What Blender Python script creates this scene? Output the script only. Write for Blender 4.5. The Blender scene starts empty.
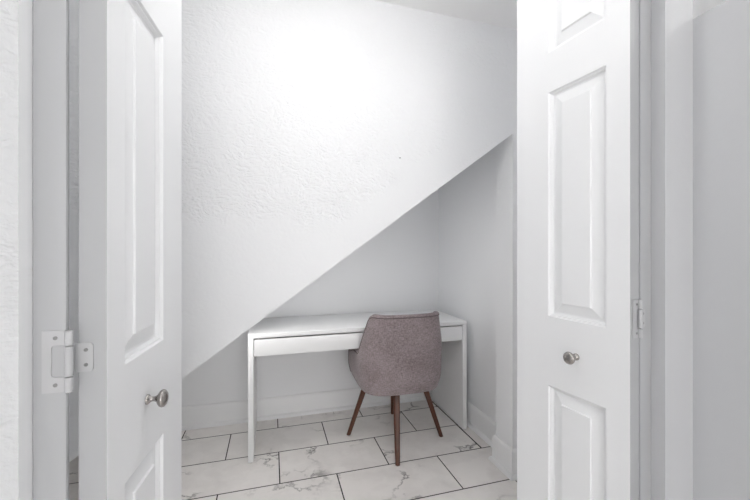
import bpy, bmesh, math
from mathutils import Vector, Matrix
scene = bpy.context.scene
C = scene.collection
R = math.radians

# ------------------------------------------------------------------ helpers
def link_mesh(name, bm, mat=None, parent=None, smooth=False, auto=None):
    bmesh.ops.remove_doubles(bm, verts=bm.verts, dist=1e-6)
    bmesh.ops.recalc_face_normals(bm, faces=bm.faces)
    me = bpy.data.meshes.new(name); bm.to_mesh(me); bm.free()
    o = bpy.data.objects.new(name, me); C.objects.link(o)
    if mat: me.materials.append(mat)
    if parent: o.parent = parent
    if smooth:
        for p in me.polygons: p.use_smooth = True
    if auto:
        for p in me.polygons: p.use_smooth = True
        me.set_sharp_from_angle(angle=R(auto))
    return o

def box_bm(bm, x0, x1, y0, y1, z0, z1, bev=0.0, seg=2):
    t = bmesh.new()
    bmesh.ops.create_cube(t, size=1)
    for v in t.verts:
        v.co = Vector(((x0+x1)/2+v.co.x*(x1-x0), (y0+y1)/2+v.co.y*(y1-y0), (z0+z1)/2+v.co.z*(z1-z0)))
    if bev: bmesh.ops.bevel(t, geom=list(t.edges), offset=bev, segments=seg, affect='EDGES', profile=.5)
    me = bpy.data.meshes.new('t'); t.to_mesh(me); t.free(); bm.from_mesh(me); bpy.data.meshes.remove(me)

def box(name, dims, mat, parent=None, bev=0.0, auto=None):
    bm = bmesh.new(); box_bm(bm, *dims, bev=bev)
    return link_mesh(name, bm, mat, parent, auto=30 if bev else None)

def prism_xz(bm, pts, y0, y1):
    a = [bm.verts.new((x, y0, z)) for x, z in pts]
    b = [bm.verts.new((x, y1, z)) for x, z in pts]
    bm.faces.new(a); bm.faces.new(b[::-1])
    n = len(pts)
    for i in range(n): bm.faces.new((a[i], b[i], b[(i+1) % n], a[(i+1) % n]))

def structure(o): o['kind'] = 'structure'; return o

def thing(name, label, cat, loc=(0, 0, 0), rz=0, group=None):
    o = bpy.data.objects.new(name, None); C.objects.link(o)
    o.empty_display_size = .1
    o.location = loc; o.rotation_euler = (0, 0, rz)
    o['label'] = label; o['category'] = cat
    if group: o['group'] = group
    return o

def lathe(bm, prof, n=32, M=Matrix()):
    rings = []
    for r, z in prof:
        if r < 1e-6: rings.append([bm.verts.new(M @ Vector((0, 0, z)))])
        else: rings.append([bm.verts.new(M @ Vector((r*math.cos(2*math.pi*k/n), r*math.sin(2*math.pi*k/n), z))) for k in range(n)])
    for A, B in zip(rings, rings[1:]):
        for k in range(n):
            q = [A[k % len(A)], A[(k+1) % len(A)], B[(k+1) % len(B)], B[k % len(B)]]
            q2 = []
            for v in q:
                if v not in q2: q2.append(v)
            if len(q2) > 2: bm.faces.new(q2)
    if len(rings[0]) > 1: bm.faces.new(rings[0][::-1])
    if len(rings[-1]) > 1: bm.faces.new(rings[-1])

# ------------------------------------------------------------------ materials
def newmat(name):
    m = bpy.data.materials.new(name); m.use_nodes = True
    nt = m.node_tree; b = nt.nodes['Principled BSDF']
    return m, nt, b
def N(nt, typ, **kw):
    n = nt.nodes.new(typ)
    for k, v in kw.items():
        if k.startswith('i_'): n.inputs[k[2:].replace('_', ' ')].default_value = v
        else: setattr(n, k, v)
    return n
def math_node(nt, op, a, b=None, c=None, clamp=False):
    n = nt.nodes.new('ShaderNodeMath'); n.operation = op; n.use_clamp = clamp
    for i, x in enumerate((a, b, c)):
        if x is None: continue
        if isinstance(x, (int, float)): n.inputs[i].default_value = x
        else: nt.links.new(x, n.inputs[i])
    return n.outputs[0]

def plain(name, col, rough=.5, metal=0, bump=0, bscale=60, spec=.5):
    m, nt, b = newmat(name)
    b.inputs['Base Color'].default_value = (*col, 1); b.inputs['Roughness'].default_value = rough
    b.inputs['Metallic'].default_value = metal; b.inputs['Specular IOR Level'].default_value = spec
    if bump:
        tc = N(nt, 'ShaderNodeTexCoord'); no = N(nt, 'ShaderNodeTexNoise', i_Scale=bscale, i_Detail=4.)
        bp = N(nt, 'ShaderNodeBump', i_Strength=bump, i_Distance=.002)
        nt.links.new(tc.outputs['Object'], no.inputs['Vector']); nt.links.new(no.outputs['Fac'], bp.inputs['Height'])
        nt.links.new(bp.outputs['Normal'], b.inputs['Normal'])
    return m

WHITE = (.868, .876, .89)
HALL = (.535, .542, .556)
M_hall = plain('hall_shaded_paint', HALL, .6, bump=.2, bscale=45, spec=.3)  # hall walls darkened in colour to stand in for weak hall light
M_wall = plain('wall_paint', WHITE, .7, bump=.25, bscale=45, spec=.3)
M_ceil = plain('ceiling_paint', (.93, .93, .93), .8, bump=.3, bscale=70, spec=.2)
M_trim = plain('trim_gloss_paint', (.88, .885, .89), .38, bump=.08, bscale=25, spec=.4)
M_jamb = plain('jamb_shaded_paint', (.42, .427, .438), .45, bump=.12, bscale=30, spec=.4)  # grey imitates the shade on doorway faces turned to the hall
M_desk = plain('desk_white_lacquer', (.86, .865, .87), .30, spec=.5)
M_edge = plain('desk_grey_edge', (.10, .10, .105), .6)
M_nickel = plain('brushed_nickel', (.36, .34, .325), .22, metal=1)
M_hinge = plain('painted_hinge', (.47, .475, .485), .42, bump=.1, bscale=120)
M_reveal = plain('reveal_paint', (.86, .865, .875), .5, bump=.12, bscale=30, spec=.3)
M_screw = plain('dark_screw', (.30, .30, .30), .5, metal=.6)
M_glide = plain('black_plastic_glide', (.03, .03, .03), .6)
M_dark = plain('dark_iron', (.15, .15, .15), .5, metal=.5)

def stucco(name, zone):
    """hand-trowelled plaster; zone = smooth strip along the diagonal edge of the stair wall"""
    m, nt, b = newmat(name)
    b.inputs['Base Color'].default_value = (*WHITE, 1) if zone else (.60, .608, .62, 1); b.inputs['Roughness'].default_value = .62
    b.inputs['Specular IOR Level'].default_value = .3
    tc = N(nt, 'ShaderNodeTexCoord'); O = tc.outputs['Object']
    # warped coordinates -> short brush-like ridges
    w = N(nt, 'ShaderNodeTexNoise', i_Scale=7., i_Detail=3.); nt.links.new(O, w.inputs['Vector'])
    mx = N(nt, 'ShaderNodeVectorMath', operation='MULTIPLY_ADD')
    nt.links.new(w.outputs['Color'], mx.inputs[0]); mx.inputs[1].default_value = (.10, .10, .10); nt.links.new(O, mx.inputs[2])
    mp = N(nt, 'ShaderNodeMapping'); mp.inputs['Scale'].default_value = (1, 1, 1.9); mp.inputs['Rotation'].default_value = (0, R(18), 0)
    nt.links.new(mx.outputs[0], mp.inputs['Vector'])
    n1 = N(nt, 'ShaderNodeTexNoise', i_Scale=32., i_Detail=3., i_Roughness=.5); nt.links.new(mp.outputs[0], n1.inputs['Vector'])
    rid = math_node(nt, 'ABSOLUTE', math_node(nt, 'SUBTRACT', n1.outputs['Fac'], .52))
    rid = math_node(nt, 'SUBTRACT', 1, math_node(nt, 'MULTIPLY', rid, 5, clamp=True))
    n2 = N(nt, 'ShaderNodeTexNoise', i_Scale=90., i_Detail=3.); nt.links.new(O, n2.inputs['Vector'])
    pm = N(nt, 'ShaderNodeTexNoise', i_Scale=9., i_Detail=2.); nt.links.new(O, pm.inputs['Vector'])
    patch = N(nt, 'ShaderNodeMapRange'); nt.links.new(pm.outputs['Fac'], patch.inputs['Value'])
    patch.inputs['From Min'].default_value = .30; patch.inputs['From Max'].default_value = .60; patch.inputs['To Min'].default_value = .5
    h = math_node(nt, 'MULTIPLY', math_node(nt, 'SUBTRACT', rid, .6), patch.outputs[0])
    if zone:
        sp = N(nt, 'ShaderNodeSeparateXYZ'); nt.links.new(O, sp.inputs[0])
        # distance above the diagonal, wobbling a little
        d = math_node(nt, 'SUBTRACT', sp.outputs['Z'], math_node(nt, 'MULTIPLY_ADD', sp.outputs['X'], .7236, .957))
        d = math_node(nt, 'ADD', d, math_node(nt, 'MULTIPLY', math_node(nt, 'SUBTRACT', pm.outputs['Fac'], .5), .16))
        k1 = N(nt, 'ShaderNodeMapRange'); nt.links.new(d, k1.inputs['Value'])
        k1.inputs['From Min'].default_value = .15; k1.inputs['From Max'].default_value = .21
        z = math_node(nt, 'ADD', sp.outputs['Z'], math_node(nt, 'MULTIPLY', math_node(nt, 'SUBTRACT', pm.outputs['Fac'], .5), .20))
        k2 = N(nt, 'ShaderNodeMapRange'); nt.links.new(z, k2.inputs['Value'])
        k2.inputs['From Min'].default_value = 1.33; k2.inputs['From Max'].default_value = 1.40
        k3 = N(nt, 'ShaderNodeMapRange'); nt.links.new(sp.outputs['Z'], k3.inputs['Value'])
        k3.inputs['From Min'].default_value = 1.45; k3.inputs['From Max'].default_value = 2.1
        k3.inputs['To Min'].default_value = 1.0; k3.inputs['To Max'].default_value = .35
        k = math_node(nt, 'MULTIPLY', math_node(nt, 'MULTIPLY', k1.outputs[0], k2.outputs[0]), k3.outputs[0])
        k = math_node(nt, 'MULTIPLY_ADD', k, .88, .12)
        h = math_node(nt, 'MULTIPLY', h, k)
        # faint step where the smooth strip was floated on
        h = math_node(nt, 'ADD', h, math_node(nt, 'MULTIPLY', math_node(nt, 'MULTIPLY', k1.outputs[0], k2.outputs[0]), .02))
    h = math_node(nt, 'MULTIPLY_ADD', n2.outputs['Fac'], .35 if zone else 1.1, h)
    bp = N(nt, 'ShaderNodeBump', i_Strength=1.0, i_Distance=.0027 if zone else .0016)
    nt.links.new(h, bp.inputs['Height']); nt.links.new(bp.outputs['Normal'], b.inputs['Normal'])
    return m
M_stair = stucco('trowelled_plaster', True)
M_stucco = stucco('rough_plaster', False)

def door_paint():
    m, nt, b = newmat('door_white_paint_embossed_grain')
    b.inputs['Base Color'].default_value = (.82, .828, .84, 1); b.inputs['Roughness'].default_value = .40
    b.inputs['Specular IOR Level'].default_value = .4
    tc = N(nt, 'ShaderNodeTexCoord')
    w = N(nt, 'ShaderNodeTexNoise', i_Scale=3., i_Detail=2.)
    mp0 = N(nt, 'ShaderNodeMapping'); mp0.inputs['Scale'].default_value = (1.4, 1, .5)
    nt.links.new(tc.outputs['Object'], mp0.inputs[0]); nt.links.new(mp0.outputs[0], w.inputs['Vector'])
    mx = N(nt, 'ShaderNodeVectorMath', operation='MULTIPLY_ADD')
    nt.links.new(w.outputs['Color'], mx.inputs[0]); mx.inputs[1].default_value = (.22, 0, 0); nt.links.new(tc.outputs['Object'], mx.inputs[2])
    mp = N(nt, 'ShaderNodeMapping'); mp.inputs['Scale'].default_value = (1, 1, .035)
    nt.links.new(mx.outputs[0], mp.inputs[0])
    n = N(nt, 'ShaderNodeTexNoise', i_Scale=190., i_Detail=3.); nt.links.new(mp.outputs[0], n.inputs['Vector'])
    bp = N(nt, 'ShaderNodeBump', i_Strength=.12, i_Distance=.0012)
    nt.links.new(n.outputs['Fac'], bp.inputs['Height']); nt.links.new(bp.outputs['Normal'], b.inputs['Normal'])
    return m
M_door = door_paint()
M_doorsmooth = plain('door_white_paint_moulding', (.82, .828, .84), .40, spec=.4)

def tile_mat():
    m, nt, b = newmat('marble_look_porcelain_tile')
    tc = N(nt, 'ShaderNodeTexCoord'); O = tc.outputs['Object']
    TW, TH = .607, .308
    mp = N(nt, 'ShaderNodeMapping'); mp.inputs['Location'].default_value = (-.041+TW*20, -1.945+TH*41, 0)
    nt.links.new(O, mp.inputs[0])
    def brick(c1, c2, mo, ms):
        br = nt.nodes.new('ShaderNodeTexBrick'); br.offset = .5; br.offset_frequency = 2; br.squash_frequency = 1; br.squash = 1
        br.inputs['Scale'].default_value = 1; br.inputs['Mortar Size'].default_value = ms; br.inputs['Mortar Smooth'].default_value = 0
        br.inputs['Bias'].default_value = 0; br.inputs['Brick Width'].default_value = TW; br.inputs['Row Height'].default_value = TH
        br.inputs['Color1'].default_value = (*c1, 1); br.inputs['Color2'].default_value = (*c2, 1); br.inputs['Mortar'].default_value = (*mo, 1)
        nt.links.new(mp.outputs[0], br.inputs['Vector']); return br
    rnd = brick((0, 0, 0), (1, 1, 1), (.5, .5, .5), 0.0)
    br = brick((1, 1, 1), (1, 1, 1), (0, 0, 0), .0032)
    sp = N(nt, 'ShaderNodeSeparateXYZ'); nt.links.new(O, sp.inputs[0])
    # cut joint along the right-hand wall of the alcove
    cx = math_node(nt, 'LESS_THAN', math_node(nt, 'ABSOLUTE', math_node(nt, 'SUBTRACT', sp.outputs['X'], 1.258)), .0032)
    cy = math_node(nt, 'GREATER_THAN', sp.outputs['Y'], 1.945)
    grout = math_node(nt, 'MAXIMUM', br.outputs['Fac'], math_node(nt, 'MULTIPLY', cx, cy))
    # marble pattern, different on every tile
    sc = N(nt, 'ShaderNodeVectorMath', operation='SCALE'); nt.links.new(rnd.outputs['Color'], sc.inputs[0]); sc.inputs['Scale'].default_value = 37.
    ad = N(nt, 'ShaderNodeVectorMath', operation='ADD'); nt.links.new(O, ad.inputs[0]); nt.links.new(sc.outputs[0], ad.inputs[1])
    wn = N(nt, 'ShaderNodeTexNoise', i_Scale=4.2, i_Detail=5., i_Roughness=.6); nt.links.new(ad.outputs[0], wn.inputs['Vector'])
    wm = N(nt, 'ShaderNodeVectorMath', operation='MULTIPLY_ADD'); nt.links.new(wn.outputs['Color'], wm.inputs[0])
    wm.inputs[1].default_value = (.45, .45, .45); nt.links.new(ad.outputs[0], wm.inputs[2])
    v1 = N(nt, 'ShaderNodeTexNoise', i_Scale=2.6, i_Detail=3., i_Roughness=.5); nt.links.new(wm.outputs[0], v1.inputs['Vector'])
    vein = math_node(nt, 'ABSOLUTE', math_node(nt, 'SUBTRACT', v1.outputs['Fac'], .5))
    vein = math_node(nt, 'SUBTRACT', 1, math_node(nt, 'MULTIPLY', vein, 26, clamp=True))
    vein = math_node(nt, 'POWER', vein, 2.2)
    mk = N(nt, 'ShaderNodeTexNoise', i_Scale=3.4, i_Detail=1.); nt.links.new(ad.outputs[0], mk.inputs['Vector'])
    mr = N(nt, 'ShaderNodeMapRange'); nt.links.new(mk.outputs['Fac'], mr.inputs['Value'])
    mr.inputs['From Min'].default_value = .48; mr.inputs['From Max'].default_value = .66
    vein = math_node(nt, 'MULTIPLY', vein, mr.outputs[0])
    cl = N(nt, 'ShaderNodeTexNoise', i_Scale=5., i_Detail=4.); nt.links.new(wm.outputs[0], cl.inputs['Vector'])
    c0 = N(nt, 'ShaderNodeMix', data_type='RGBA'); c0.inputs['A'].default_value = (.90, .872, .845, 1); c0.inputs['B'].default_value = (.79, .76, .735, 1)
    cm = N(nt, 'ShaderNodeMapRange'); nt.links.new(cl.outputs['Fac'], cm.inputs['Value']); cm.inputs['From Min'].default_value = .42; cm.inputs['From Max'].default_value = .75
    nt.links.new(cm.outputs[0], c0.inputs['Factor'])
    c1 = N(nt, 'ShaderNodeMix', data_type='RGBA'); nt.links.new(c0.outputs['Result'], c1.inputs['A']); c1.inputs['B'].default_value = (.20, .19, .185, 1)
    nt.links.new(math_node(nt, 'MULTIPLY', vein, .95), c1.inputs['Factor'])
    c2 = N(nt, 'ShaderNodeMix', data_type='RGBA'); nt.links.new(c1.outputs['Result'], c2.inputs['A']); c2.inputs['B'].default_value = (.018, .016, .015, 1)
    nt.links.new(grout, c2.inputs['Factor'])
    nt.links.new(c2.outputs['Result'], b.inputs['Base Color'])
    rr = math_node(nt, 'MULTIPLY_ADD', grout, .6, .22); nt.links.new(rr, b.inputs['Roughness'])
    bp = N(nt, 'ShaderNodeBump', i_Strength=.6, i_Distance=.001); nt.links.new(math_node(nt, 'SUBTRACT', 1, grout), bp.inputs['Height'])
    nt.links.new(bp.outputs['Normal'], b.inputs['Normal'])
    return m
M_tile = tile_mat()

def fabric():
    m, nt, b = newmat('taupe_woven_fabric')
    b.inputs['Roughness'].default_value = .95; b.inputs['Specular IOR Level'].default_value = .1
    b.inputs['Sheen Weight'].default_value = .25; b.inputs['Sheen Roughness'].default_value = .5
    tc = N(nt, 'ShaderNodeTexCoord'); O = tc.outputs['Object']
    def thread(scale):
        mp = N(nt, 'ShaderNodeMapping'); mp.inputs['Scale'].default_value = scale
        nt.links.new(O, mp.inputs[0]); n = N(nt, 'ShaderNodeTexNoise', i_Scale=1., i_Detail=2.); nt.links.new(mp.outputs[0], n.inputs['Vector']); return n.outputs['Fac']
    hz = thread((55, 55, 420)); vt = thread((420, 420, 55)); bl = thread((9, 9, 9))
    s = math_node(nt, 'ADD', hz, vt); s = math_node(nt, 'MULTIPLY', s, .5)
    f = math_node(nt, 'ADD', math_node(nt, 'MULTIPLY', s, .8), math_node(nt, 'MULTIPLY', bl, .2))
    mr = N(nt, 'ShaderNodeMapRange'); nt.links.new(f, mr.inputs['Value']); mr.inputs['From Min'].default_value = .38; mr.inputs['From Max'].default_value = .62
    mx = N(nt, 'ShaderNodeMix', data_type='RGBA'); mx.inputs['A'].default_value = (.17, .135, .14, 1); mx.inputs['B'].default_value = (.40, .335, .345, 1)
    nt.links.new(mr.outputs[0], mx.inputs['Factor']); nt.links.new(mx.outputs['Result'], b.inputs['Base Color'])
    bp = N(nt, 'ShaderNodeBump', i_Strength=.5, i_Distance=.0012); nt.links.new(s, bp.inputs['Height']); nt.links.new(bp.outputs['Normal'], b.inputs['Normal'])
    return m
M_fabric = fabric()
M_piping = plain('taupe_seam_piping', (.13, .105, .102), .9, bump=.2, bscale=300, spec=.1)

def wood():
    m, nt, b = newmat('walnut_stained_wood')
    b.inputs['Roughness'].default_value = .38
    tc = N(nt, 'ShaderNodeTexCoord'); mp = N(nt, 'ShaderNodeMapping'); mp.inputs['Scale'].default_value = (60, 60, 5)
    nt.links.new(tc.outputs['Object'], mp.inputs[0])
    n = N(nt, 'ShaderNodeTexNoise', i_Scale=1.5, i_Detail=5., i_Distortion=.6); nt.links.new(mp.outputs[0], n.inputs['Vector'])
    mx = N(nt, 'ShaderNodeMix', data_type='RGBA'); mx.inputs['A'].default_value = (.040, .011, .005, 1); mx.inputs['B'].default_value = (.125, .038, .016, 1)
    nt.links.new(n.outputs['Fac'], mx.inputs['Factor']); nt.links.new(mx.outputs['Result'], b.inputs['Base Color'])
    return m
M_wood = wood()

M_glow, nt, b = newmat('lamp_diffuser_glow')
b.inputs['Base Color'].default_value = (.9, .9, .9, 1)
b.inputs['Emission Color'].default_value = (1, .985, .965, 1); b.inputs['Emission Strength'].default_value = 8.0
M_glow2 = M_glow.copy(); M_glow2.name = 'hall_fill_lamp_glow'  # glow of the added hall fill lamps
M_glow2.node_tree.nodes['Principled BSDF'].inputs['Emission Color'].default_value = (1, .99, .975, 1)
M_glow2.node_tree.nodes['Principled BSDF'].inputs['Emission Strength'].default_value = 8

# ------------------------------------------------------------------ the setting
H = 2.44
XL, XR, YB, YF = -1.20, 2.45, 2.73, -4.0       # outer bounds (left wall, right hall wall, alcove back, hall behind the camera)
XN = 1.352                                      # right wall of the alcove
YW0, YW1 = 1.65, 1.80                           # stair wall front / back
structure(box('floor', (XL-.1, XR+.1, YF-.1, YB+.1, -.1, 0), M_tile))
structure(box('ceiling', (XL-.1, XR+.1, YF-.1, YB+.1, H, H+.1), M_ceil))
structure(box('wall_left', (XL-.1, XL, YF-.1, YB+.1, 0, H), M_wall))
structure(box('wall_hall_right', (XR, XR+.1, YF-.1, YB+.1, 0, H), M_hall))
# hall wall behind the camera: a wide unseen opening, added to let in frontal fill light
WX0, WX1, WZ0, WZ1 = -.95, 1.85, .12, 2.30
bm = bmesh.new()
for d in ((XL, WX0, YF-.1, YF, 0, H), (WX1, XR, YF-.1, YF, 0, H), (WX0, WX1, YF-.1, YF, 0, WZ0), (WX0, WX1, YF-.1, YF, WZ1, H)): box_bm(bm, *d)
structure(link_mesh('wall_hall_back', bm, M_wall))
bm = bmesh.new()
for d in ((WX0, WX0+.05, YF-.08, YF-.03, WZ0, WZ1), (WX1-.05, WX1, YF-.08, YF-.03, WZ0, WZ1), (.385, .415, YF-.08, YF-.03, WZ0, WZ1),
          (WX0, WX1, YF-.08, YF-.03, WZ0, WZ0+.05), (WX0, WX1, YF-.08, YF-.03, WZ1-.05, WZ1)): box_bm(bm, *d)
structure(link_mesh('fill_window_1', bm, M_trim))  # frame of the added fill-light opening
structure(box('wall_back', (XL, XR, YB, YB+.1, 0, H), M_wall))
# stair wall with the diagonal lower edge, and its pier on the right
sl = .7236
def zdiag(x): return .957 + sl*x
bm = bmesh.new()
prism_xz(bm, [(XL, zdiag(XL)), (1.26, zdiag(1.26)), (1.26, 0), (XN, 0), (XN, H), (XL, H)], YW0, YW1)
structure(link_mesh('wall_stair', bm, M_stair))
# sloping soffit of the stair over the alcove
bm = bmesh.new()
prism_xz(bm, [(XL, zdiag(XL)), (XN, zdiag(XN)), (XN, zdiag(XN)+.25), (XL, zdiag(XL)+.25)], YW1, YB)
structure(link_mesh('ceiling_alcove', bm, M_wall))
# right side: jog wall, alcove side wall, closet side wall with the free end at the doorway
structure(box('wall_alcove_right', (XN, XN+.1, 1.20, YB, 0, H), M_wall))
structure(box('wall_jog', (.937, XN+.1, 1.10, 1.20, 0, H), M_wall))
structure(box('wall_hall_end', (XN+.1, XR, 1.40, 1.52, 0, H), M_wall))
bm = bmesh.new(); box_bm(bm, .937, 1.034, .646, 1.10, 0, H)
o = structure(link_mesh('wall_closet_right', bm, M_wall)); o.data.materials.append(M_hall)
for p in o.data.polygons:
    if abs(p.normal.x) > .9 or p.normal.y < -.9: p.material_index = 1  # these faces take the shade-darkened hall colour
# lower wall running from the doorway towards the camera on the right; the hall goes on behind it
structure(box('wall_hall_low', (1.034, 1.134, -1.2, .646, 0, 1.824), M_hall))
# left of the doorway
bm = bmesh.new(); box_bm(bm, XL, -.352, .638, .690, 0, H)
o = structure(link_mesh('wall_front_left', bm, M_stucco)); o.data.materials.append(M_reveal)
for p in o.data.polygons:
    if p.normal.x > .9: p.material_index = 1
structure(box('wall_front_header', (-.352, .937, .646, .690, 2.19, H), M_wall))

# jambs (thin boards lining the doorway) and door head
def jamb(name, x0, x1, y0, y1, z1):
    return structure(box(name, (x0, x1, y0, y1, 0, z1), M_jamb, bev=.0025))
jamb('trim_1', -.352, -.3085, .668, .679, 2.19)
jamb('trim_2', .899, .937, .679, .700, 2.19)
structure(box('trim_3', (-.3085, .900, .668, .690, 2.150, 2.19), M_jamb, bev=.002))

# baseboards: flat board with eased top and a shoe moulding
def baseboard(name, p0, p1, nrm, h=.152, m0=0, m1=0):
    """p0->p1 along the wall foot, nrm points into the room; m0/m1 mitre factors (+1 outer corner, -1 inner)"""
    prof = [(0, 0), (.030, 0), (.030, .010), (.026, .019), (.018, .024), (.015, .026), (.015, h-.016), (.012, h-.010), (.007, h-.003), (.005, h), (0, h)]
    p0 = Vector(p0); p1 = Vector(p1); d = (p1-p0).normalized(); n = Vector(nrm)
    bm = bmesh.new(); A = []; B = []
    for o, z in prof:
        a = p0 - d*(m0*o) + n*o; c = p1 + d*(m1*o) + n*o
        A.append(bm.verts.new((a.x, a.y, z))); B.append(bm.verts.new((c.x, c.y, z)))
    bm.faces.new(A); bm.faces.new(B[::-1]); k = len(prof)
    for i in range(k): bm.faces.new((A[i], B[i], B[(i+1) % k], A[(i+1) % k]))
    return structure(link_mesh(name, bm, M_trim, auto=35))
e = .0008
baseboard('baseboard_back', (XL, YB-e), (XN, YB-e), (0, -1), m0=-1, m1=-1)
baseboard('baseboard_right', (XN-e, YB), (XN-e, YW1), (-1, 0), m0=-1, m1=-1)
baseboard('baseboard_pier_back', (XN, YW1+e), (1.26, YW1+e), (0, 1), m0=-1, m1=1)
baseboard('baseboard_pier', (1.26-e, YW1), (1.26-e, YW0), (-1, 0), m0=1, m1=1)
baseboard('baseboard_pier_front', (1.26, YW0-e), (XN, YW0-e), (0, -1), m0=1, m1=0)

# ------------------------------------------------------------------ doors
def door_bm(w, a, b, t, z0, z1, panels):
    """local: x from hinge edge 0..w, y 0 = face towards the opening, y=t the other face"""
    bm = bmesh.new()
    prof = [(0, 0), (.0030, .0058), (.0055, .0062), (.0095, .0135), (.0140, .0147), (.0165, .0142), (.0440, .0055), (.0448, .0014), (.0490, .0010)]
    xs = [0, a, b, w]; zs = [z0]
    for p in panels: zs += list(p)
    zs.append(z1)
    for side in (0, 1):
        Y = (lambda d: d) if side == 0 else (lambda d: t-d)
        for i in range(3):
            for j in range(len(zs)-1):
                x0, x1, y0, y1 = xs[i], xs[i+1], zs[j], zs[j+1]
                if i == 1 and j % 2 == 1:
                    prev = None
                    for ri, (ins, dep) in enumerate(prof):
                        ring = [bm.verts.new(c) for c in ((x0+ins, Y(dep), y0+ins), (x1-ins, Y(dep), y0+ins), (x1-ins, Y(dep), y1-ins), (x0+ins, Y(dep), y1-ins))]
                        if prev:
                            for k in range(4): bm.faces.new((prev[k], prev[(k+1) % 4], ring[(k+1) % 4], ring[k])).material_index = 2 if ri < 6 else 0
                        prev = ring
                    bm.faces.new(prev)
                else:
                    bm.faces.new([bm.verts.new(c) for c in ((x0, Y(0), y0), (x1, Y(0), y0), (x1, Y(0), y1), (x0, Y(0), y1))])
    bmesh.ops.remove_doubles(bm, verts=bm.verts, dist=1e-5)
    be = [ed for ed in bm.edges if ed.is_boundary]
    # rim
    def lo(x0, zA, x1, zB):
        bm.faces.new([bm.verts.new(c) for c in ((x0, 0, zA), (x1, 0, zB), (x1, t, zB), (x0, t, zA))])
    for i in range(3): lo(xs[i], z0, xs[i+1], z0); lo(xs[i], z1, xs[i+1], z1)
    for j in range(len(zs)-1): lo(0, zs[j], 0, zs[j+1]); lo(w, zs[j], w, zs[j+1])
    return bm

PANELS = [(.25, .811), (1.027, 1.725), (1.850, 2.025)]
DW = .372

def make_knob(parent, x, z, sgn):
    """knob on the local y=0 face; axis points to -y * sgn"""
    M = Matrix.Translation((x, 0, z)) @ Matrix.Rotation(R(90), 4, 'X')      # +z -> -y
    bm = bmesh.new()
    lathe(bm, [(0, .016), (.0055, .016), (.0066, .0195), (.0125, .0225), (.0165, .0262), (.0178, .0300), (.0168, .0335), (.0125, .0368), (.0060, .0385), (0, .0390)], 40, M)
    k = link_mesh('knob', bm, M_nickel, parent, auto=60)
    bm = bmesh.new()
    lathe(bm, [(.0098, 0), (.0098, .0035), (.0078, .0055), (.0055, .0080), (.0046, .0115), (.0050, .0150), (.0058, .0170)], 32, M)
    link_mesh('shank', bm, M_nickel, k, auto=60)
    return k

def make_door(name, loc, rz, mirror, th=.036):
    bm = door_bm(DW, .061, .061+.182, th, .014, 2.135, PANELS)
    if mirror:
        for v in bm.verts: v.co.x = -v.co.x
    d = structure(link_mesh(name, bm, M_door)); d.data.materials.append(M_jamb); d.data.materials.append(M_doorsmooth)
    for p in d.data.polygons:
        if abs(p.normal.x) > .9 and abs(p.center.x) < .001: p.material_index = 1      # hinge edge, darkened in colour to imitate shade on the hall side
    mod = d.modifiers.new('ease', 'BEVEL'); mod.width = .0012; mod.segments = 2; mod.limit_method = 'ANGLE'; mod.angle_limit = R(60)
    d.location = loc; d.rotation_euler = (0, 0, rz)
    return d
# left door: hinge edge corner (-.2587,.6804), runs deeper leaning +4.4 deg to the right
dl = make_door('door_1', (-.2587, .6804, 0), R(90-4.4), False, .041)
make_knob(dl, .153, .926, 1)
# right door: hinge edge corner (.8602,.6756), leaning 7 deg to the left; mirrored so its face looks left
dr = make_door('door_2', (.8602, .6756, 0), R(-90+6.96), True)
make_knob(dr, -.147, .926, 1)

# hinges: world-built meshes parented to their door (keep world transform)
def keep(o, parent):
    bpy.context.view_layer.update()
    o.parent = parent; o.matrix_parent_inverse = parent.matrix_world.inverted()
def plate(bm, quad_pts, n, t):
    """extrude polygon (list of Vectors) along n by t"""
    a = [bm.verts.new(p) for p in quad_pts]; b = [bm.verts.new(p+n*t) for p in quad_pts]
    bm.faces.new(a[::-1]); bm.faces.new(b); k = len(a)
    for i in range(k): bm.faces.new((a[i], a[(i+1) % k], b[(i+1) % k], b[i]))
def rounded(p, u, v, w, h, r, rr=None, s=5):
    """rounded rectangle outline, origin at p, spanned by u (w) and v (h centred); rounds the far (w) corners"""
    out = [p - v*(h/2)]
    for cx, cz, a0 in ((w-r, -h/2+r, -90), (w-r, h/2-r, 0)):
        for i in range(s+1):
            a = R(a0+90*i/s); out.append(p + u*(cx+r*math.cos(a)) + v*(cz+r*math.sin(a)))
    out.append(p + v*(h/2))
    return out
def screw(pos, n, parent, r=.0030):
    z = n.normalized(); q = z.to_track_quat('Z', 'Y').to_matrix().to_4x4()
    bm = bmesh.new(); lathe(bm, [(r*1.02, 0), (r, .0007), (r*.55, .0010), (r*.45, .0003), (0, .0003)], 16, Matrix.Translation(pos) @ q)
    s = link_mesh('screw', bm, M_screw, auto=40); keep(s, parent)

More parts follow.
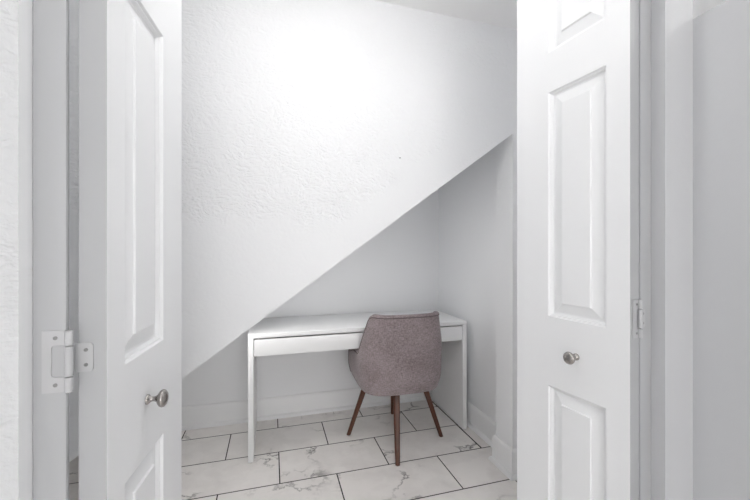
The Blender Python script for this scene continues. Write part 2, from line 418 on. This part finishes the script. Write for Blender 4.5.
def make_hinge(door, pin, big_dir, big_n, big_w, small_dir, small_n, small_w, zc=1.060, big_off=Vector((0, 0, 0)), small_off=Vector((0, 0, 0))):
    up = Vector((0, 0, 1)); hh = .096; sh = .046; t = .0019; cut = .050
    pin = Vector((pin[0], pin[1], zc)); bm = bmesh.new()
    # big leaf is a C shape: an upper arm, a lower arm and the strip joining them
    p = pin + big_off
    c0 = .012
    arm_h = (hh-cut)/2
    r = .005; iw = big_w-.012
    def P(a, z): return p + big_dir*a + up*z
    for s in (-1, 1):       # arms, each with the small fillet where it meets the joining strip
        arm = [P(0, s*cut/2), P(0, s*hh/2), P(iw, s*hh/2), P(iw, s*(cut/2-r))]
        for i in range(1, 6):
            a = R(90*i/5); arm.append(P(iw-r+r*math.cos(a), s*(cut/2-r+r*math.sin(a))))
        # split into convex pieces: the arm itself and a fan of fillet slivers
        plate(bm, [P(0, s*cut/2), P(0, s*hh/2), P(iw, s*hh/2), P(iw, s*cut/2)], big_n, t)
        for i in range(5):
            a0, a1 = R(90*i/5), R(90*(i+1)/5)
            plate(bm, [P(iw, s*cut/2), P(iw-r+r*math.cos(a0), s*(cut/2-r+r*math.sin(a0))), P(iw-r+r*math.cos(a1), s*(cut/2-r+r*math.sin(a1)))], big_n, t)
    plate(bm, [P(iw, -hh/2), P(big_w, -hh/2), P(big_w, hh/2), P(iw, hh/2)], big_n, t)
    # outer knuckles
    for s in (-1, 1):
        zc_ = s*(cut/2+arm_h/2)
        lathe(bm, [(.0048, -arm_h/2), (.0056, -arm_h/2+.0008), (.0056, arm_h/2-.0008), (.0048, arm_h/2)], 20, Matrix.Translation(pin + up*zc_))
    h = link_mesh('hinge', bm, M_hinge, auto=40); keep(h, door)
    bm = bmesh.new(); p = pin + small_off
    plate(bm, rounded(p, small_dir, up, small_w, sh, .005), small_n, t)
    lathe(bm, [(.0048, -sh/2), (.0056, -sh/2+.0008), (.0056, sh/2-.0008), (.0048, sh/2)], 20, Matrix.Translation(pin))
    l = link_mesh('hinge_leaf', bm, M_hinge, auto=40); keep(l, h)
    pb = pin + big_off; ps = pin + small_off
    for s in (-1, 1):
        screw(pb + big_dir*(big_w*.52) + up*(s*(cut/2+arm_h/2)) + big_n*t, big_n, h)
        screw(ps + small_dir*(small_w*.62) + up*(s*.012) + small_n*t, small_n, h)
    return h
# door edge directions (edge face of each door looks back at the hall)
def edge_dirs(d, mirror):
    bpy.context.view_layer.update()
    m = d.matrix_world.to_3x3()
    n = m @ Vector((-1 if not mirror else 1, 0, 0)); s = m @ Vector((0, 1, 0))
    return n.normalized(), s.normalized()
nL, sL = edge_dirs(dl, False)     # nL: out of hinge edge, sL: across thickness away from visible face
cornerL = dl.matrix_world @ Vector((0, .041, 0))
pinL = Vector((-.3030, .6640, 0))
make_hinge(dl, pinL, Vector((-1, 0, 0)), Vector((0, -1, 0)), .036, -sL, nL, .026,
           big_off=Vector((0, .668-pinL.y, 0)), small_off=(cornerL + sL*.004 + nL*.0005) - pinL)
nR, sR = edge_dirs(dr, True)
cornerR = dr.matrix_world @ Vector((0, .036, 0))
pinR = Vector((.8930, .6745, 0))
make_hinge(dr, pinR, -sR, nR, .030, Vector((1, 0, 0)), Vector((0, -1, 0)), .020,
           big_off=(cornerR + sR*.002 + nR*.0005) - pinR, small_off=Vector((0, .679-pinR.y, 0)))

# ------------------------------------------------------------------ desk
DX0, DY0, DWid, DDep, DH = -.132, 2.172, 1.42, .50, .748
desk = thing('desk', 'long white writing desk with a full-width drawer, standing under the stair slope', 'desk', (DX0+DWid/2, DY0+DDep/2, 0))
def part(name, dims, mat, parent, bev=.0012, off=desk):
    x0, x1, y0, y1, z0, z1 = dims; l = off.location
    bm = bmesh.new(); box_bm(bm, x0-l.x, x1-l.x, y0-l.y, y1-l.y, z0-l.z, z1-l.z, bev=bev)
    return link_mesh(name, bm, mat, parent, auto=30)
X1 = DX0+DWid; Y1 = DY0+DDep; TP = .030
part('desktop', (DX0, X1, DY0, Y1, DH-.026, DH), M_desk, desk)
for a in (DX0, X1-TP):
    p = part('side_panel', (a, a+TP, DY0, Y1, .006, DH-.026), M_desk, desk)
    for yy in (DY0+.010, Y1-.04):
        part('foot_glide', (a+.004, a+TP-.004, yy, yy+.03, 0, .007), M_glide, p, bev=.001)
bm = bmesh.new(); l = desk.location
ga = DX0+TP+.004; gb = X1-TP-.004; zt = DH-.026-.0085; zb = zt-.096
box_bm(bm, ga-l.x, gb-l.x, DY0-l.y, DY0+.018-l.y, zb, zt, bev=.0012)
dfront = link_mesh('drawer', bm, M_desk, desk, auto=30)
bm = bmesh.new()   # the drawer tray behind its front
box_bm(bm, ga+.02-l.x, gb-.02-l.x, DY0+.018-l.y, Y1-.06-l.y, zb+.012, zb+.020)
for xa in (ga+.02, gb-.032): box_bm(bm, xa-l.x, xa+.012-l.x, DY0+.018-l.y, Y1-.06-l.y, zb+.020, zt-.012)
box_bm(bm, ga+.032-l.x, gb-.032-l.x, Y1-.072-l.y, Y1-.06-l.y, zb+.020, zt-.012)
link_mesh('drawer_tray', bm, M_desk, dfront)
part('back_rail', (DX0+TP, X1-TP, Y1-.018, Y1-.004, DH-.026-.085, DH-.026), M_desk, desk)
for s, a in ((1, DX0+TP), (-1, X1-TP)):
    part('drawer_runner', (min(a, a+s*.012), max(a, a+s*.012), DY0+.03, Y1-.06, zb+.03, zb+.05), M_hinge, desk, bev=.001)

# ------------------------------------------------------------------ chair
CX, CY = .785, 2.232
chair = thing('desk_chair', 'taupe fabric tub chair on four splayed walnut legs, pushed up to the white desk', 'chair', (CX, CY, 0), 0)
ROT = R(0)
W0, B0, FR = .274, .255, .215
def smooth(a, b, x):
    t = max(0, min(1, (x-a)/(b-a))); return t*t*(3-2*t)
def ztop(s):
    a = abs(s)
    z = .855
    z -= .022*smooth(.40, .52, a) + .226*smooth(.475, .615, a)
    z -= .055*smooth(.64, 1.0, a)
    return z
def plan(s, W, B, F, n=3.6):
    a = abs(s); sg = 1 if s >= 0 else -1
    k = .66
    if a <= k:
        ph = math.pi/2*a/k
        x = W*math.sin(ph)**(2/n) if ph > 0 else 0; y = -B*max(0, math.cos(ph))**(2/n)
    else:
        q = (a-k)/(1-k); x = W*(1-.02*q*q); y = F*q
    return sg*x, y
def shell_pt(s, z, off=0.0):
    """outer surface of the shell at path position s and height z, moved inwards by off"""
    # widths by height: tucked under at the bottom, widest at arm height, slimmer at the top of the back
    if z < .47:
        u = max(0, (z-.368)/.102); k = .915+.085*math.sin(u*math.pi/2)
    else: k = 1.0
    up = smooth(.60, .86, z)
    W = W0*k*(1-.125*up)-off; B = (B0*k-off)*(1+.0*up)
    F = FR-off*.0
    x, y = plan(s, W, B, F)
    y -= .035*smooth(.45, .86, z)*smooth(.95, .25, abs(s))      # recline of the back
    return Vector((x, y, z))
def sloc(i, n): return -1+2*i/n
NS, NZ = 96, 22
TH = .034
bm = bmesh.new()
outer = []; 
for i in range(NS+1):
    s = sloc(i, NS); zt_ = ztop(s); zb_ = .368+.006*smooth(.6, 1, abs(s))
    col = []
    for j in range(NZ+1):
        col.append(shell_pt(s, zb_+(zt_-.012-zb_)*j/NZ))
    # rounded rim
    for a in (25, 50, 70, 90, 110, 130, 155):
        A = R(a); o = TH/2*(1-math.cos(A)); col.append(shell_pt(s, zt_-.012+.012*math.sin(A), o))
    for j in range(NZ, -1, -1):
        z = zb_+(zt_-.012-zb_)*j/NZ; col.append(shell_pt(s, z, TH))
    outer.append([bm.verts.new(p) for p in col])
for A, B in zip(outer, outer[1:]):
    for j in range(len(A)-1): bm.faces.new((A[j], A[j+1], B[j+1], B[j]))
bm.faces.new(outer[0]); bm.faces.new(outer[-1][::-1])
for A, B in zip(outer, outer[1:]): bm.faces.new((A[0], B[0], B[-1], A[-1]))
bmesh.ops.triangulate(bm, faces=[f for f in bm.faces if len(f.verts) > 8])
shell = link_mesh('backrest', bm, M_fabric, chair, auto=50)
# piping along the seam just below the rim
def tube(bm, pts, r, n=8):
    prev = None
    for i, p in enumerate(pts):
        d = (pts[min(i+1, len(pts)-1)]-pts[max(i-1, 0)]).normalized()
        q = d.to_track_quat('Z', 'Y').to_matrix()
        ring = [bm.verts.new(p + q @ Vector((r*math.cos(2*math.pi*k/n), r*math.sin(2*math.pi*k/n), 0))) for k in range(n)]
        if prev:
            # align rings to avoid twist
            best = min(range(n), key=lambda o: sum((prev[k].co-ring[(k+o) % n].co).length for k in range(n)))
            ring = ring[best:]+ring[:best]
            for k in range(n): bm.faces.new((prev[k], prev[(k+1) % n], ring[(k+1) % n], ring[k]))
        else: bm.faces.new(ring[::-1])
        prev = ring
    bm.faces.new(prev)
bm = bmesh.new(); pts = []
for i in range(NS+1):
    s = sloc(i, NS)*.985; pts.append(shell_pt(s, ztop(s)-.017, -.0004))
lo_ = [shell_pt(-.985, z, -.0004) for z in [.385+.02*i for i in range(8)]]
hi_ = [shell_pt(.985, z, -.0004) for z in [.385+.02*i for i in range(8)]][::-1]
tube(bm, lo_+pts+hi_, .0024)
link_mesh('piping', bm, M_piping, shell, smooth=True)
# seat: upholstered bottom pan + cushion
bm = bmesh.new()
def ring_at(z, k, fr):
    out = []
    for i in range(NS+1):
        s = sloc(i, NS); x, y = plan(s, (W0-.02)*k, (B0-.02)*k, FR*fr); out.append(Vector((x, y, z)))
    x1 = out[-1].x; yf = out[-1].y
    m = 16
    for i in range(1, m):        # gently bowed front edge
        q = i/m; out.append(Vector((x1*(1-2*q), yf+.030*math.sin(math.pi*q), z)))
    return out
def loft(bm, rings):
    vs = [[bm.verts.new(p) for p in r] for r in rings]; n = len(vs[0])
    for A, B in zip(vs, vs[1:]):
        for k in range(n): bm.faces.new((A[k], A[(k+1) % n], B[(k+1) % n], B[k]))
    for v in (vs[0], vs[-1]):
        c = bm.verts.new(sum((q.co for q in v), Vector())/n)
        for k in range(n): bm.faces.new((v[k], v[(k+1) % n], c))
loft(bm, [ring_at(.355, .70, .80), ring_at(.358, .78, .90), ring_at(.368, .84, .96), ring_at(.395, .885, .99), ring_at(.42, .90, 1.0)])
link_mesh('seat_base', bm, M_fabric, chair, auto=50)
bm = bmesh.new()
loft(bm, [ring_at(.421, .86, 1.03), ring_at(.430, .88, 1.06), ring_at(.455, .89, 1.07), ring_at(.470, .875, 1.05), ring_at(.480, .84, 1.0), ring_at(.485, .70, .85)])
link_mesh('seat', bm, M_fabric, chair, auto=60)
# metal spider under the seat and the four legs
ang0 = math.atan2(-.616, -.182)
feet = [(.694, 1.924), (.493, 2.332), (1.078, 2.142), (.876, 2.54)]
for fx, fy in feet:
    f = Vector((fx-CX, fy-CY, 0)); u = f.normalized()
    foot = Vector((f.x, f.y, 0)); topp = u*.185 + Vector((0, 0, .362))
    ax = (topp-foot); L = ax.length
    side = Vector((-u.y, u.x, 0)); 
    bm = bmesh.new(); rings = []
    for t_, hw, hd in ((0, .0128, .0128), (.004, .0142, .0142), (.25, .0160, .0155), (.6, .0185, .0175), (.93, .0205, .019), (1.0, .0205, .019)):
        tt = t_ if t_ > .01 else t_/L if t_ else 0
        c = foot + ax*tt; ring = []
        for k in range(24):
            a = 2*math.pi*k/24
            cx = math.copysign(abs(math.cos(a))**.62, math.cos(a)); sy = math.copysign(abs(math.sin(a))**.62, math.sin(a))
            ring.append(bm.verts.new(c + side*cx*hw + u*sy*hd + Vector((0, 0, .0))))
        rings.append(ring)
    for A, B in zip(rings, rings[1:]):
        for k in range(24): bm.faces.new((A[k], A[(k+1) % 24], B[(k+1) % 24], B[k]))
    bm.faces.new(rings[0][::-1]); bm.faces.new(rings[-1])
    # shift so the foot sits on the glide
    for v in bm.verts: v.co.z = max(v.co.z, 0)+.003
    leg = link_mesh('leg', bm, M_wood, chair, auto=50)
    bm = bmesh.new(); lathe(bm, [(.010, 0), (.0115, .001), (.0115, .0035)], 16, Matrix.Translation(foot)); link_mesh('foot_pad', bm, M_glide, leg)
bm = bmesh.new()
for k in (0, 1):
    f = Vector((feet[k][0]-CX, feet[k][1]-CY, 0)).normalized(); sd = Vector((-f.y, f.x, 0))
    z0, z1 = .348, .356
    q = [f*.20+sd*.018, f*.20-sd*.018, -f*.20-sd*.018, -f*.20+sd*.018]
    plate(bm, [v+Vector((0, 0, z0)) for v in q], Vector((0, 0, 1)), z1-z0)
link_mesh('leg_bracket', bm, M_dark, chair)

# ------------------------------------------------------------------ small things on the walls
def nail(label, pos, nrm, r):
    q = Vector(nrm).to_track_quat('Z', 'Y').to_matrix().to_4x4()
    bm = bmesh.new(); lathe(bm, [(r*.5, -.006), (r*.5, .002), (r, .002), (r, .0032), (r*.6, .004), (0, .004)], 14, q)
    o = link_mesh('nail', bm, M_dark, auto=40); o.location = pos
    o['label'] = label; o['category'] = 'nail'
nail('tiny dark nail head in the white textured stair wall above the chair', (.6066, YW0, 1.689), (0, -1, 0), .003)
# ------------------------------------------------------------------ lamps
def ceiling_lamp(label, x, y, r, mat):
    t = thing('ceiling_lamp', label, 'ceiling lamp', (x, y, H))
    cz = -(r*.8+.055)
    bm = bmesh.new(); lathe(bm, [(.060, 0), (.060, -.010), (.045, -.018), (.040, -.018), (.040, -.052), (.034, -.060)], 48); link_mesh('lamp_base', bm, M_trim, t, auto=40)
    prof = [(0 if i in (0, 24) else r*.8*math.sin(math.pi*i/24), cz+r*.8*math.cos(math.pi*i/24)) for i in range(25)]
    bm = bmesh.new(); lathe(bm, prof, 48); link_mesh('lamp_shade', bm, mat, t, smooth=True)
    return t
ceiling_lamp('round white globe ceiling lamp just in front of the stair wall', .15, .88, .15, M_glow)
ceiling_lamp('unseen globe fill lamp added on the hall ceiling', .10, -.45, .17, M_glow2)  # added out of view as fill for the hall side

ceiling_lamp('unseen globe fill lamp added beyond the low wall on the right', 1.75, .25, .15, M_glow2)  # added out of view to brighten the space above the low wall
# unseen strip lamp added on the soffit behind the stair wall to brighten the alcove
M_glow3 = M_glow.copy(); M_glow3.name = 'fill_strip_glow'
M_glow3.node_tree.nodes['Principled BSDF'].inputs['Emission Strength'].default_value = 3.3
sx, sy = .14, 2.08
strip = thing('fill_strip_lamp', 'unseen fill strip added on the sloping soffit to brighten the alcove', 'strip lamp', (sx, sy, zdiag(sx)-.0005), 0)
strip.rotation_euler = (0, -math.atan(sl), 0)
bm = bmesh.new(); box_bm(bm, -.92, .92, -.05, .05, -.022, 0, bev=.003); link_mesh('lamp_housing', bm, M_trim, strip, auto=30)
bm = bmesh.new(); box_bm(bm, -.90, .90, -.042, .042, -.030, -.021, bev=.003); link_mesh('lamp_shade', bm, M_glow3, strip, auto=30)

w = bpy.data.worlds.new('world'); scene.world = w; w.use_nodes = True
w.node_tree.nodes['Background'].inputs['Color'].default_value = (1, .99, .98, 1)
w.node_tree.nodes['Background'].inputs['Strength'].default_value = 3.2

# ------------------------------------------------------------------ camera
cam = bpy.data.cameras.new('camera'); co = bpy.data.objects.new('camera', cam); C.objects.link(co)
cam.sensor_width = 36; cam.lens = 355.5*36/750; cam.shift_y = .6/750; cam.clip_start = .02
co.location = (0, 0, 1.232); co.rotation_euler = (R(90), 0, R(-16.19))
scene.camera = co
vs = scene.view_settings; vs.view_transform = 'Standard'; vs.look = 'None'; vs.gamma = 1; vs.exposure = .42; vs.use_curve_mapping = False
scene.cycles.max_bounces = 12; scene.cycles.diffuse_bounces = 8
